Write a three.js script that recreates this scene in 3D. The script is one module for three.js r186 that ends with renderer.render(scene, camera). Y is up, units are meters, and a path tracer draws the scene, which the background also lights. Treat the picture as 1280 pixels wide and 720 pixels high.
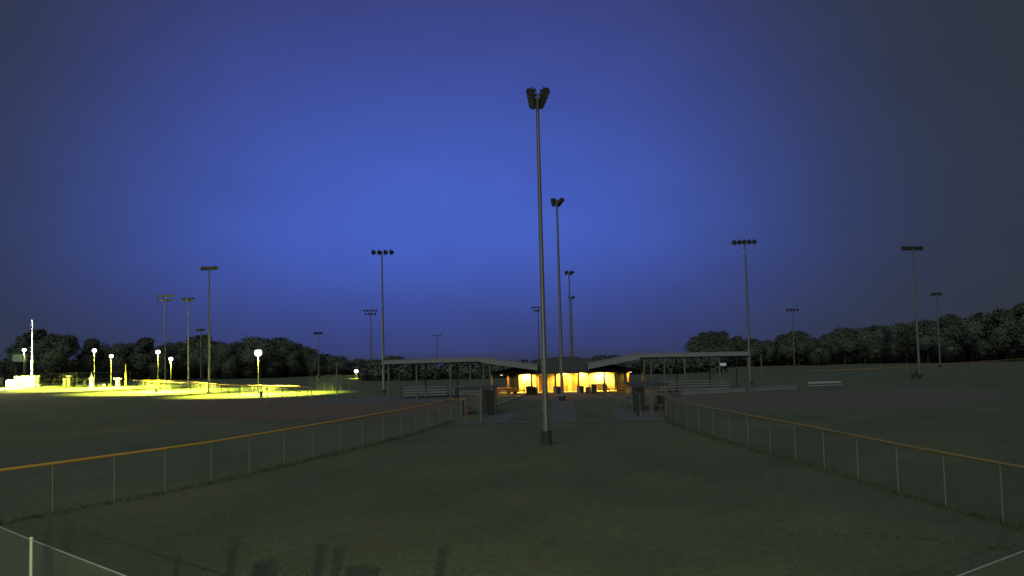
import * as THREE from 'three';
import { mergeGeometries } from 'three/addons/utils/BufferGeometryUtils.js';
import { RoundedBoxGeometry } from 'three/addons/geometries/RoundedBoxGeometry.js';

// ------------------------------------------------------------------ camera, sky, light, exposure
const scene = new THREE.Scene();
const camera = new THREE.PerspectiveCamera(33.4, 16 / 9, 0.1, 4000);
camera.position.set(0, 5.3, 0);
camera.rotation.order = 'YXZ';
camera.rotation.set(Math.atan(81 / 1200), 0, -1.4 * Math.PI / 180);

const renderer = new THREE.WebGLRenderer({ antialias: true });
renderer.toneMapping = THREE.LinearToneMapping;
renderer.toneMappingExposure = 1;
renderer.shadowMap.enabled = true;

let seed = 20240611;
function rnd() { seed = (seed + 0x6D2B79F5) | 0; let t = Math.imul(seed ^ (seed >>> 15), 1 | seed); t = (t + Math.imul(t ^ (t >>> 7), 61 | t)) ^ t; return ((t ^ (t >>> 14)) >>> 0) / 4294967296; }
const rr = (a, b) => a + (b - a) * rnd();
function hash(x, y, s) { let h = Math.imul(x, 374761393) + Math.imul(y, 668265263) + Math.imul(s, 974711); h = Math.imul(h ^ (h >>> 13), 1274126177); return ((h ^ (h >>> 16)) >>> 0) / 4294967296; }
function noise(x, y, s = 1, wrap = 0) {
  const xi = Math.floor(x), yi = Math.floor(y), fx = x - xi, fy = y - yi, u = fx * fx * (3 - 2 * fx), v = fy * fy * (3 - 2 * fy);
  const w = (k) => wrap ? ((k % wrap) + wrap) % wrap : k;
  const a = hash(w(xi), w(yi), s), b = hash(w(xi + 1), w(yi), s), c = hash(w(xi), w(yi + 1), s), d = hash(w(xi + 1), w(yi + 1), s);
  return a + (b - a) * u + (c - a) * v + (a - b - c + d) * u * v;
}

{ // blue hour: a twilight glow low in the sky, a little left of straight ahead, grey night round the rest
  const W = 1440, Hh = 720, data = new Float32Array(W * Hh * 4);
  const night = [0.029, 0.036, 0.053], glow = [0.02, 0.026, 0.235], core = [0.013, 0.057, 0.245];
  for (let j = 0; j < Hh; j++) {
    const el = ((j + 0.5) / Hh - 0.5) * 180;
    for (let i = 0; i < W; i++) {
      const az = ((i + 0.5) / W - 0.5) * 360;                    // atan2(z, x); ahead is -90
      let da = az + 90 + 4; if (da > 180) da -= 360; if (da < -180) da += 360;
      const de = el - 7.5, side = Math.exp(-Math.pow(Math.abs(da) / 19.8, 3.3));
      const g = side * (de > 0 ? 1 / (1 + Math.pow(de / 17, 2.4)) : Math.exp(-Math.pow(de / 7.6, 2)));
      const h = Math.exp(-Math.pow(Math.abs(da) / 18, 2.2)) * Math.exp(-Math.pow(Math.abs(de) / (de > 0 ? 8.8 : 4.9), 2));
      const m = 1 + 0.05 * (noise(az * 0.16 + 90, el * 0.4, 5) - 0.5) + 0.05 * (noise(az * 0.5 + 300, el * 0.9, 6) - 0.5);
      const k = (j * W + i) * 4;
      for (let c = 0; c < 3; c++) data[k + c] = el < 0 ? [0.036, 0.043, 0.11][c] : (night[c] + glow[c] * g + core[c] * h) * m;
      data[k + 3] = 1;
    }
  }
  const sky = new THREE.DataTexture(data, W, Hh, THREE.RGBAFormat, THREE.FloatType);
  sky.mapping = THREE.EquirectangularReflectionMapping; sky.magFilter = THREE.LinearFilter; sky.needsUpdate = true;
  scene.background = sky; scene.environment = sky;
}
const sun = new THREE.DirectionalLight(new THREE.Color(0.95, 1, 0.96), 1.0);   // the faint broad light of the night sky behind the camera
sun.position.set(-40, 120, 90); sun.target.position.set(0, 0, -60);
sun.castShadow = true; sun.shadow.radius = 90; sun.shadow.mapSize.set(2048, 2048);
Object.assign(sun.shadow.camera, { left: -200, right: 200, top: 200, bottom: -200, near: 1, far: 600 });
scene.add(sun, sun.target);

// ------------------------------------------------------------------ helpers
const V = (x, y, z) => new THREE.Vector3(x, y, z);
const used = {};
function numbered(name) { const n = used[name] || 0; used[name] = n + 1; return n ? `${name}_${String(n).padStart(3, '0')}` : name; }
const shadow = (o) => { o.traverse((c) => { if (c.isMesh) { c.castShadow = true; c.receiveShadow = true; } }); return o; };
function tag(o, label, category, group) { o.userData.label = label; o.userData.category = category; if (group) o.userData.group = group; return o; }
function thing(name, label, category, [x, y, z] = [0, 0, 0], turn = 0, group) {
  const o = new THREE.Group(); o.name = numbered(name); o.position.set(x, y, z); o.rotation.y = turn; scene.add(o);
  return tag(o, label, category, group);
}
function part(name, geo, mat, parent, label, kind) {
  const g = Array.isArray(geo) ? mergeGeometries(geo.map((q) => { const n = q.index ? q.toNonIndexed() : q; for (const a of Object.keys(n.attributes)) if (!['position', 'normal', 'uv'].includes(a)) n.deleteAttribute(a); return n; })) : geo;
  const m = new THREE.Mesh(g, mat); m.name = name; m.castShadow = m.receiveShadow = true; parent.add(m);
  if (label) m.userData.label = label;
  if (kind) m.userData.kind = kind;
  return m;
}
function structure(name, geo, mat) { const m = part(numbered(name), geo, mat, scene); m.userData.kind = 'structure'; return m; }
function copy(src, label, [x, y, z], turn = 0, scale) {
  const c = src.clone(); c.name = numbered(src.name.replace(/_\d{3}$/, '')); c.userData = { ...src.userData, label }; c.position.set(x, y, z); c.rotation.y = turn;
  if (scale) c.scale.copy(scale); scene.add(c); return c;
}
const box = (w, h, d, x = 0, y = 0, z = 0) => new THREE.BoxGeometry(w, h, d).translate(x, y, z);
const rbox = (w, h, d, x = 0, y = 0, z = 0, r = 0.03) => new RoundedBoxGeometry(w, h, d, 1, r).translate(x, y, z);
const cyl = (r0, r1, h, x = 0, y = 0, z = 0, n = 12) => new THREE.CylinderGeometry(r1, r0, h, n).translate(x, y + h / 2, z);
function bar(a, b, r, n = 6) {
  const d = b.clone().sub(a), g = new THREE.CylinderGeometry(r, r, d.length(), n);
  g.applyQuaternion(new THREE.Quaternion().setFromUnitVectors(V(0, 1, 0), d.normalize())); return g.translate((a.x + b.x) / 2, (a.y + b.y) / 2, (a.z + b.z) / 2);
}
function sheet(points, y) { // flat sheet from [x, z] corners, uv in metres
  const g = new THREE.ShapeGeometry(new THREE.Shape(points.map(([x, z]) => new THREE.Vector2(x, -z)))); g.rotateX(-Math.PI / 2); g.translate(0, y, 0); return g;
}
function slab(points, y0, y1) {
  const g = new THREE.ExtrudeGeometry(new THREE.Shape(points.map(([x, z]) => new THREE.Vector2(x, -z))), { depth: y1 - y0, bevelEnabled: true, bevelSize: 0.015, bevelThickness: 0.015, bevelSegments: 1 });
  g.rotateX(-Math.PI / 2); return g.translate(0, y0, 0);
}

// ------------------------------------------------------------------ textures and materials
function texture(size, fn, srgb, repeat) {
  const d = new Uint8Array(size * size * 4);
  for (let y = 0; y < size; y++) for (let x = 0; x < size; x++) { const c = fn(x / size, y / size), k = (y * size + x) * 4; for (let i = 0; i < 3; i++) d[k + i] = Math.max(0, Math.min(255, (Array.isArray(c) ? c[i] : c) * 255)); d[k + 3] = 255; }
  const t = new THREE.DataTexture(d, size, size); t.wrapS = t.wrapT = THREE.RepeatWrapping; t.magFilter = THREE.LinearFilter; t.repeat.set(repeat, repeat); if (srgb) t.colorSpace = THREE.SRGBColorSpace; t.needsUpdate = true; return t;
}
const fbm = (u, v, f, s, o = 4) => { let a = 0, w = 0.5, n = 0; for (let i = 0; i < o; i++) { a += w * noise(u * f, v * f, s + i, f); n += w; w *= 0.6; f *= 2; } return a / n; };
const grain = (f, s, lo, hi) => (u, v) => { const q = fbm(u, v, f, s, 5); return lo + (hi - lo) * q; };
const grassMap = texture(1024, (u, v) => { const a = fbm(u, v, 10, 3, 3), b = fbm(u, v, 90, 9, 3), k = 0.5 + 0.75 * b + 0.25 * (a - 0.5), y = fbm(u, v, 24, 31, 3); return [k * (0.72 + 0.3 * y), k * 0.86, k * (0.7 - 0.15 * y)]; }, false, 1 / 9);
const grassBump = texture(512, grain(110, 41, 0, 1), false, 1 / 5);
const dirtMap = texture(512, grain(24, 13, 0.7, 1.1), false, 1 / 6);
const concreteMap = texture(512, grain(16, 17, 0.72, 1.06), false, 1 / 4);
const metalRough = texture(256, grain(12, 23, 0.35, 0.75), false, 1);
const woodMap = texture(256, (u, v) => 0.65 + 0.4 * fbm(u, v, 4, 19, 2) * (0.8 + 0.4 * noise(u * 40, v * 3, 4, 40)), false, 1);
const M = (r, g, b, o = {}) => { const m = new THREE.MeshStandardMaterial({ roughness: 0.8, metalness: 0, ...o }); m.color.setRGB(r, g, b); return m; };
const mat = {
  grass: M(0.092, 0.122, 0.084, { map: grassMap, bumpMap: grassBump, bumpScale: 0.04, roughness: 1, vertexColors: true }),
  tuft: M(0.07, 0.09, 0.055, { roughness: 1, side: THREE.DoubleSide }),
  dirt: M(0.112, 0.086, 0.055, { map: dirtMap, roughness: 1 }),
  dryDirt: M(0.094, 0.094, 0.066, { map: dirtMap, roughness: 1 }),
  concrete: M(0.1, 0.108, 0.102, { map: concreteMap, roughness: 0.95 }),
  paleConcrete: M(0.19, 0.195, 0.2, { map: concreteMap, roughness: 0.95 }),
  steel: M(0.18, 0.178, 0.17, { roughnessMap: metalRough, metalness: 0.45, roughness: 0.8 }),
  galv: M(0.15, 0.155, 0.15, { metalness: 0.3, roughness: 0.55 }),
  wire: M(0.14, 0.15, 0.14, { metalness: 0.2, roughness: 0.6 }),
  lampDark: M(0.05, 0.052, 0.045, { roughness: 0.7 }),
  lampGlass: M(0.06, 0.06, 0.055, { roughness: 0.8 }),
  sleeve: M(0.03, 0.03, 0.03, { roughness: 0.85 }),
  cap: M(0.58, 0.3, 0.06, { roughness: 0.6 }),
  capShaded: M(0.22, 0.16, 0.065, { roughness: 0.7 }),  // the yellow cover again, its colour darkened to stand for weaker light
  orangeFrame: M(0.25, 0.14, 0.07, { roughness: 0.6 }),
  aluminium: M(0.36, 0.375, 0.38, { metalness: 0.3, roughness: 0.5 }),
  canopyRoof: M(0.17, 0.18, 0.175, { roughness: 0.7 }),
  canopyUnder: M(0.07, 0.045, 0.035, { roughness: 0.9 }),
  postGrey: M(0.1, 0.1, 0.098, { roughness: 0.7 }),
  windScreen: M(0.02, 0.024, 0.02, { roughness: 1 }),
  roofDark: M(0.045, 0.05, 0.045, { roughness: 0.9 }),
  shingle: M(0.05, 0.056, 0.05, { roughness: 0.95 }),
  block: M(0.5, 0.43, 0.3, { roughness: 0.9, map: concreteMap }),
  blockAlt: M(0.44, 0.37, 0.25, { roughness: 0.9, map: concreteMap }),
  wood: M(0.3, 0.14, 0.06, { map: woodMap, roughness: 0.85 }),
  door: M(0.42, 0.2, 0.08, { roughness: 0.6 }),
  stonePier: M(0.25, 0.19, 0.13, { map: concreteMap, roughness: 0.95 }),
  bin: M(0.025, 0.026, 0.025, { roughness: 0.7 }),
  binPale: M(0.45, 0.42, 0.2, { roughness: 0.7 }),
  white: M(0.75, 0.75, 0.72, { roughness: 0.6 }),
  yellowPaint: M(0.7, 0.55, 0.1, { roughness: 0.6 }),
  board: M(0.16, 0.22, 0.22, { roughness: 0.7 }),
  trunk: M(0.06, 0.045, 0.035, { roughness: 1 }),
  leafA: M(0.09, 0.11, 0.08, { roughness: 1, side: THREE.DoubleSide }),
  leafB: M(0.086, 0.106, 0.078, { roughness: 1, side: THREE.DoubleSide }),
  leafC: M(0.094, 0.112, 0.08, { roughness: 1, side: THREE.DoubleSide }),
};
const glowing = (r, g, b, k) => { const m = M(0.8, 0.8, 0.8, { roughness: 0.4 }); m.emissive.setRGB(r, g, b); m.emissiveIntensity = k; return m; };
const globeGlow = glowing(1, 0.86, 1, 7), floodGlow = glowing(1, 0.97, 0.75, 9), amberGlow = glowing(1, 0.72, 0.25, 8), paleGlow = glowing(1, 0.8, 0.45, 2);

function spot(color, power, from, to, angle, penumbra, radius = 4) {
  const l = new THREE.SpotLight(color, power, 0, angle, penumbra, 2); l.position.copy(from); l.target.position.copy(to); l.castShadow = true; l.shadow.radius = radius; scene.add(l, l.target); return l;
}
function point(color, power, at, radius = 4) { const l = new THREE.PointLight(color, power, 0, 2); l.position.copy(at); l.castShadow = true; l.shadow.radius = radius; scene.add(l); return l; }
const rgb = (r, g, b) => new THREE.Color().setRGB(r, g, b);

// ------------------------------------------------------------------ the ground
{
  const N = 260, g = new THREE.PlaneGeometry(2, 2, N, N); g.rotateX(-Math.PI / 2);
  const p = g.attributes.position, uv = g.attributes.uv, col = new Float32Array(p.count * 3);
  const warp = (t) => Math.sign(t) * (Math.abs(t) * 150 + Math.pow(Math.abs(t), 9) * 650);
  for (let i = 0; i < p.count; i++) {
    const x = warp(p.getX(i)), z = warp(p.getZ(i)) - 110; p.setXYZ(i, x, Math.min(0, 0.03 * (z + 305)), z); uv.setXY(i, x, -z);
    const a = noise(x * 0.09, z * 0.05, 71), b = noise(x * 0.33, z * 0.2, 72), c = noise(x * 0.7, z * 0.5, 73);   // thin, dry and lush patches
    const dry = Math.max(0, a * 0.6 + b * 0.4 - 0.42) * 1.5, k = 0.84 + 0.24 * b + 0.18 * (c - 0.5);
    col.set([k * (1 + 0.4 * dry), k * (1 + 0.08 * dry), k * (1 - 0.1 * dry)], i * 3);
  }
  g.setAttribute('color', new THREE.BufferAttribute(col, 3)); g.computeVertexNormals();
  structure('ground', g, mat.grass);
}
function curved(points, n = 60) { const c = new THREE.CatmullRomCurve3(points.map(([x, z]) => V(x, 0, z)), true, 'centripetal'); return c.getPoints(n).slice(0, -1).map((q) => [q.x, q.z]); }
structure('infield_dirt', sheet(curved([[-43.2, -118], [-44.2, -128], [-42.5, -136.5], [-34, -130.5], [-24.8, -122.5], [-15, -113.5], [-8.4, -107.5], [-6, -100], [-7.5, -90], [-11.5, -82.5], [-18, -82], [-26, -87.5], [-35, -98], [-40.5, -108]]), 0.012), mat.dirt);
structure('infield_dirt', sheet(curved([[18.6, -108.6], [27, -111.5], [35.5, -114.5], [45, -113], [51, -109], [50, -99], [44, -88], [35, -79], [25, -75.5], [18, -79], [15.6, -90]]), 0.012), mat.dryDirt);
structure('concrete_path', sheet([[2.75, -73.6], [4.75, -73.6], [6.4, -104], [4.1, -104]], 0.016), mat.concrete);
structure('plaza_pavement', sheet([[-6, -112], [-1.4, -108.6], [4.0, -103.6], [6.6, -103.4], [11, -107.4], [18, -109.8], [18, -140], [-8, -140]], 0.02), mat.concrete);
structure('pavement_strip', sheet([[-5.2, -73.4], [12.3, -71.2], [12.3, -72.6], [-5.2, -74.9]], 0.024), mat.concrete);
structure('pavement_pad', sheet([[-2.9, -74.2], [-0.55, -74.0], [0.5, -88.6], [-2.9, -90.2]], 0.02), mat.concrete);
structure('pavement_pad', sheet([[7.8, -73.2], [11.6, -72.8], [11.6, -87.2], [8.7, -88]], 0.02), mat.concrete);
structure('kerb', slab([[-2.6, -92], [0.9, -117], [1.15, -117], [-2.3, -91.9]], 0, 0.13), mat.paleConcrete);
structure('kerb', slab([[12.1, -92], [10.5, -116], [10.8, -116], [12.4, -92]], 0, 0.13), mat.paleConcrete);
structure('spectator_pavement', sheet([[-24, -119.5], [-24, -112], [-9, -108.4], [-6, -108.4], [-6, -124], [-24, -124]], 0.028), mat.concrete);
structure('spectator_pavement', sheet([[18, -111], [28, -115.6], [35, -119.2], [34, -124], [18, -124]], 0.028), mat.concrete);

// ------------------------------------------------------------------ chain-link fences: posts, rails, cap and woven wire, each fence a thing
function fence(name, label, pts, h, o = {}) { // pts: [x, z] corners along the run; posts: positions along it
  const t = thing(name, label, 'fence', [pts[0][0], 0, pts[0][1]], 0, o.group);
  const ox = pts[0][0], oz = pts[0][1], rail = [], wire = [];
  const L = (q) => V(q[0] - ox, 0, q[1] - oz);
  const r = o.postR || 0.03, step = o.step || 3;
  const up = (v, y) => V(v.x, y, v.z);
  const posts = [];
  for (let i = 0; i + 1 < pts.length; i++) {
    const a = L(pts[i]), b = L(pts[i + 1]), len = a.distanceTo(b), n = o.exact ? 1 : Math.max(1, Math.round(len / step));
    for (let k = 0; k < n; k++) posts.push(a.clone().lerp(b, k / n));
    if (i + 2 === pts.length) posts.push(b);
    rail.push([up(a, h), up(b, h)]);
    if (o.mesh !== false) {                                    // diagonal wires both ways, one every pitch
      const pitch = o.pitch || 0.11, w = o.wire || 0.0013, dir = b.clone().sub(a).normalize(), hh = h - 0.06, m = Math.floor(len / pitch);
      for (let k = -Math.ceil(hh / pitch); k < m; k++) for (const s of [0, 1]) {
        let x0 = k * pitch, x1 = x0 + hh, y0 = 0.04, y1 = h - 0.02;
        if (x0 < 0) { y0 -= x0; x0 = 0; } if (x1 > len) { y1 -= x1 - len; x1 = len; }
        if (x1 - x0 < 0.05) continue;
        if (s) { const q0 = y0; y0 = h + 0.02 - y0; y1 = h + 0.02 - y1; }
        wire.push([a.x + dir.x * x0, y0, a.z + dir.z * x0, a.x + dir.x * x1, y1, a.z + dir.z * x1, w, -dir.z, dir.x]);
      }
    }
  }
  const pg = cyl(r, r, h - (o.cap ? 0.02 : 0), 0, 0, 0, 8);
  const cg = new THREE.SphereGeometry(r * 1.25, 8, 5);
  posts.forEach((q, i) => { const m = part('post', pg, o.postMat || mat.galv, t); m.position.copy(q); if (!o.cap) { const c = part('post_cap', cg, o.postMat || mat.galv, m); c.position.y = h; } });
  part('top_rail', rail.map(([a, b]) => bar(a.clone().setY(h - 0.02), b.clone().setY(h - 0.02), o.railR || 0.021, 6)), o.railMat || mat.galv, t);
  if (o.cap) part('rail_cover', rail.map(([a, b]) => bar(a, b, o.capR || 0.05, 8)), o.cap, t);
  if (o.mid) part('middle_rail', rail.map(([a, b]) => bar(a.clone().setY(h * 0.5), b.clone().setY(h * 0.5), 0.018, 5)), mat.galv, t);
  if (wire.length) {
    const pos = new Float32Array(wire.length * 12 * 3); let k = 0;
    for (const [x0, y0, z0, x1, y1, z1, w, nx, nz] of wire) {   // a three-sided wire without ends is too fine to see: two crossed flat ribbons with thickness w
      const len = Math.hypot(x1 - x0, y1 - y0, z1 - z0), ux = (x1 - x0) / len, uy = (y1 - y0) / len, uz = (z1 - z0) / len;
      const ax = nx * w, az = nz * w, bx = (uy * nz) * w, by = (uz * nx - ux * nz) * w, bz = (-uy * nx) * w;
      const A = [x0 + bx, y0 + by, z0 + bz], B = [x0 - bx, y0 - by, z0 - bz], C = [x1 + bx, y1 + by, z1 + bz], D = [x1 - bx, y1 - by, z1 - bz];
      const E = [x0 + ax, y0, z0 + az], F = [x1 + ax, y1, z1 + az];
      for (const q of [A, C, E, E, C, F, E, F, B, B, F, D]) { pos[k++] = q[0]; pos[k++] = q[1]; pos[k++] = q[2]; }
    }
    const g = new THREE.BufferGeometry(); g.setAttribute('position', new THREE.BufferAttribute(pos, 3)); g.computeVertexNormals();
    part('chain_link', g, mat.wire, t, null, 'stuff');
  }
  if (o.skirt) skirts.push(pts);
  return t;
}
const skirts = [];
// the two fences of the lane, posts as measured, then on to the plaza
fence('outfield_fence', 'chain-link fence with bright yellow-orange top cover running along the left side of the lawn', [[-20.6, -25.6], [-18.45, -30.4], [-16.45, -34.4], [-15.3, -36.9], [-14.2, -39.2], [-13.15, -41.8], [-12.3, -44.7], [-11.4, -47.7], [-10.6, -50.7], [-9.75, -53.7], [-8.95, -56.7], [-8.15, -59.7], [-7.4, -62.7], [-6.75, -65.7], [-6.15, -68.7], [-5.6, -72], [-5.1, -76.1]], 1.78, { exact: true, cap: mat.cap, skirt: true });
fence('outfield_fence', 'chain-link fence with yellowish top cover coloured darker for weaker light running along the right side of the lawn', [[14.75, -22.6], [14.42, -25.4], [14.1, -28.3], [13.78, -31.3], [13.5, -34.4], [13.3, -37.8], [13.08, -41.2], [12.8, -44.4], [12.5, -47.6], [12.2, -50.8], [11.95, -54], [11.7, -57.2], [11.45, -60.4], [11.3, -63.6], [11.2, -67], [11.4, -71], [12.0, -76.6]], 1.74, { exact: true, cap: mat.capShaded, skirt: true });
fence('boundary_fence', 'thin railed chain-link fence crossing the bottom left corner of the picture', [[-14.5, -24.3], [-11.9, -21.8], [-9.72, -19.45], [-5.7, -15.2], [-2.8, -12.3], [0, -9.5]], 1.83, { exact: true, pitch: 0.06, wire: 0.0012, postR: 0.038, postMat: mat.aluminium, railMat: mat.aluminium, railR: 0.015 });
fence('boundary_fence', 'thin railed chain-link fence crossing the bottom right corner of the picture', [[0.1, -9.4], [3.2, -11.9], [6.2, -14.3], [9.3, -17.0], [12.2, -19.5]], 1.83, { exact: true, pitch: 0.06, wire: 0.0012, postR: 0.038, postMat: mat.aluminium, railMat: mat.aluminium, railR: 0.015 });
// gates and returns by the plaza
fence('plaza_fence', 'short grey chain-link fence with one tall post between the left gate and the left dugout', [[-3.85, -75.9], [-2.66, -74.8], [-2.4, -83]], 1.9, { exact: true });
fence('plaza_fence', 'short grey chain-link fence between the right gate and the right dugout', [[10.8, -76.2], [9.75, -75.2], [9.9, -83]], 1.9, { exact: true });
function gate(label, a, b, h) {
  const t = thing('gate', label, 'gate', [a[0], 0, a[1]], -Math.atan2(b[1] - a[1], b[0] - a[0])); const w = Math.hypot(b[0] - a[0], b[1] - a[1]);
  for (const x of [0.03, w - 0.03]) part('gate_post', cyl(0.03, 0.03, h, x, 0, 0, 8), mat.orangeFrame, t);
  part('top_rail', bar(V(0, h, 0), V(w, h, 0), 0.035, 8), mat.orangeFrame, t); part('bottom_rail', bar(V(0.06, 0.1, 0), V(w - 0.06, 0.1, 0), 0.02, 6), mat.galv, t);
  const wires = []; for (let x = 0.05; x < w - h * 0.0; x += 0.11) { for (const s of [1, -1]) { const y1 = Math.min(h, 0.1 + (s > 0 ? w - x : x)); wires.push(bar(V(x, 0.1, 0), V(x + s * (y1 - 0.1), y1, 0), 0.003, 3)); } }
  part('chain_link', wires, mat.wire, t, null, 'stuff');
  part('latch', box(0.1, 0.06, 0.05, w - 0.08, 1, 0.05), mat.steel, t);
}
gate('narrow orange-framed gate at the plaza end of the left outfield fence', [-5.06, -76.3], [-3.9, -75.95], 1.76);
gate('narrow orange-framed gate at the plaza end of the right outfield fence', [10.85, -76.2], [12.0, -76.7], 1.74);
// fences round the lit field on the left and far fields
fence('field_fence', 'yellow-covered field fence with dark posts along the front of the floodlit grass', [[-75.5, -191], [-66.5, -174.5], [-57.6, -162.5], [-48.5, -149], [-38.2, -134], [-29.5, -122.5], [-24.5, -116.5]], 1.72, { cap: mat.cap, capR: 0.06, step: 5, postMat: mat.steel, postR: 0.045, pitch: 0.2, wire: 0.003 });
fence('field_fence', 'low orange-railed fence with pale lit posts at the back of the floodlit grass', [[-93, -230], [-83, -216], [-68, -196], [-57, -176], [-48, -158], [-42.5, -150.5], [-36, -144.5], [-31, -139.5]], 1.25, { cap: mat.orangeFrame, capR: 0.06, step: 3.4, pitch: 0.2, wire: 0.003 });
fence('field_fence', 'tall thin-railed fence behind the flagpole and white monument', [[-150, -262], [-125.5, -243], [-113.7, -236], [-102, -232], [-92, -231]], 3.0, { step: 4.5, mid: true, postR: 0.04, pitch: 0.25, wire: 0.003 });
fence('field_fence', 'tall grey chain-link backstop panels at the right end of the floodlit grass', [[-33.5, -158], [-28.5, -151], [-23.5, -145]], 2.5, { step: 2.6, mid: true, pitch: 0.2, wire: 0.0016 });
fence('field_fence', 'faint far fence with dull orange rail below the right-hand trees', [[46, -150], [60, -156], [75, -172], [94, -192], [113, -212], [135, -232]], 1.35, { cap: mat.cap, capR: 0.028, step: 4, pitch: 0.25, wire: 0.003 });

{ // unmown grass that the mower leaves under the fences
  const blade = new THREE.BufferGeometry(); const pos = [];
  for (let i = 0; i < 7; i++) { const a = i * 0.9, x = Math.cos(a * 2.1) * 0.09, z = Math.sin(a * 2.1) * 0.09, l = 0.14 + 0.08 * ((i * 37) % 5) / 5, dx = Math.cos(a) * 0.018, dz = Math.sin(a) * 0.018; pos.push(x - dx, 0, z - dz, x + dx, 0, z + dz, x * 2.1, l, z * 2.1); }
  blade.setAttribute('position', new THREE.Float32BufferAttribute(pos, 3)); blade.computeVertexNormals();
  const places = [];
  for (const pts of skirts) for (let i = 0; i + 1 < pts.length; i++) {
    const [x0, z0] = pts[i], [x1, z1] = pts[i + 1], len = Math.hypot(x1 - x0, z1 - z0);
    for (let k = 0; k < len * 26; k++) { const t = rnd(), w = (rnd() + rnd() - 1) * 0.32; places.push([x0 + (x1 - x0) * t + w, z0 + (z1 - z0) * t + w * 0.3, rr(0.4, 1.0)]); }
  }
  for (let k = 0; k < 260; k++) { const t = rnd(), x = 7.3 + 5.2 * t, z = -28.6 + 3.6 * t + Math.sin(t * 7) * 0.3; places.push([x + rr(-0.15, 0.15), z + rr(-0.25, 0.25), rr(0.2, 0.5)]); }
  for (let k = 0; k < 9000; k++) { const z = -rr(19, 62); const x = rr(-0.33, 0.3) * -z; if (noise(x * 0.4 + 50, z * 0.25, 91) < 0.55) continue; places.push([x, z, rr(0.15, 0.42)]); }
  const im = new THREE.InstancedMesh(blade, mat.tuft, places.length), m4 = new THREE.Matrix4(), q = new THREE.Quaternion();
  places.forEach(([x, z, s], i) => im.setMatrixAt(i, m4.compose(V(x, 0, z), q.setFromAxisAngle(V(0, 1, 0), rnd() * 6.3), V(s * 1.2, s, s * 1.2))));
  im.name = 'long_grass'; im.userData = { kind: 'stuff', label: 'longer unmown grass under the fences and in tufts over the lawn', category: 'grass' }; im.castShadow = im.receiveShadow = true; scene.add(im);
}

// ------------------------------------------------------------------ trees
function crown(sd, lobes, W, Hh, low, n, leaf) {
  seed = sd; const out = [], pos = [], core = [];
  const blobs = [[0, Hh * 0.55, 0, W * 0.5, Hh * 0.34]];
  for (let i = 0; i < lobes; i++) { const a = rr(0, 6.28), y = low + (Hh - low) * Math.pow((i + 0.5) / lobes, 0.85), f = Math.sin(Math.PI * Math.min(1, 0.22 + 0.72 * (y - low) / (Hh - low))); const r = W * rr(0.15, 0.25) * (0.65 + 0.5 * f); blobs.push([Math.cos(a) * W * 0.5 * f * rr(0.55, 0.85), Math.min(y, Hh - r * 0.85), Math.sin(a) * W * 0.5 * f * rr(0.55, 0.85), r, r * rr(0.75, 1)]); }
  for (const [bx, by, bz, r, ry] of blobs) {
    const c = new THREE.IcosahedronGeometry(1, 1), p = c.attributes.position; for (let i = 0; i < p.count; i++) { const k = 0.36 * (0.8 + 0.35 * noise(p.getX(i) * 3 + bx, p.getY(i) * 3 + p.getZ(i) * 2 + bz, 7)); p.setXYZ(i, bx + p.getX(i) * r * k, by + p.getY(i) * ry * k, bz + p.getZ(i) * r * k); }
    core.push(c);
    for (let i = 0; i < n; i++) {
      const u = rr(-1, 1), a = rr(0, 6.283), s = Math.sqrt(1 - u * u), q = Math.pow(rnd(), 0.3) * rr(0.8, 1.12), x = bx + Math.cos(a) * s * r * q, y = by + u * ry * q, z = bz + Math.sin(a) * s * r * q, l = leaf * rr(0.5, 1.3);
      const e1 = V(rr(-1, 1), rr(-0.6, 0.6), rr(-1, 1)).normalize().multiplyScalar(l), e2 = V(rr(-1, 1), rr(-1, 1), rr(-1, 1)).normalize().multiplyScalar(l * 0.7);
      pos.push(x, y, z, x + e1.x, y + e1.y, z + e1.z, x + e2.x, y + e2.y, z + e2.z, x + e1.x, y + e1.y, z + e1.z, x + e1.x + e2.x * 0.8, y + e1.y + e2.y * 0.8, z + e1.z + e2.z * 0.8, x + e2.x, y + e2.y, z + e2.z);
    }
  }
  const g = new THREE.BufferGeometry(); g.setAttribute('position', new THREE.Float32BufferAttribute(pos, 3)); g.setAttribute('uv', new THREE.Float32BufferAttribute(new Float32Array(pos.length / 3 * 2), 2)); const nn = new Float32Array(pos.length), v = V(0, 0, 0);
  for (let i = 0; i < pos.length; i += 18) { v.set(pos[i] + rr(-1, 1) * W * 0.07, pos[i + 1] - Hh * 0.45 + rr(-1, 1) * W * 0.07, pos[i + 2] + rr(-1, 1) * W * 0.07).normalize(); for (let q = 0; q < 18; q += 3) nn.set([v.x, v.y, v.z], i + q);
    const P = (k) => V(pos[i + k], pos[i + k + 1], pos[i + k + 2]), n0 = P(3).sub(P(0)).cross(P(6).sub(P(0)));
    if (n0.dot(v) < 0) for (const q of [0, 9]) for (let c = 0; c < 3; c++) { const k = pos[i + q + 3 + c]; pos[i + q + 3 + c] = pos[i + q + 6 + c]; pos[i + q + 6 + c] = k; } }
  g.setAttribute('position', new THREE.Float32BufferAttribute(pos, 3));
  g.setAttribute('normal', new THREE.BufferAttribute(nn, 3));
  return [...core, g];
}
function limbs(Hh, W) { const g = [new THREE.CylinderGeometry(0.12, 0.3, Hh * 0.6, 8).translate(0, Hh * 0.3, 0)]; for (let i = 0; i < 5; i++) { const a = i * 1.3; g.push(bar(V(0, Hh * (0.2 + 0.06 * i), 0), V(Math.cos(a) * W * 0.3, Hh * (0.45 + 0.07 * i), Math.sin(a) * W * 0.3), 0.08, 5)); } return g; }
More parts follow.
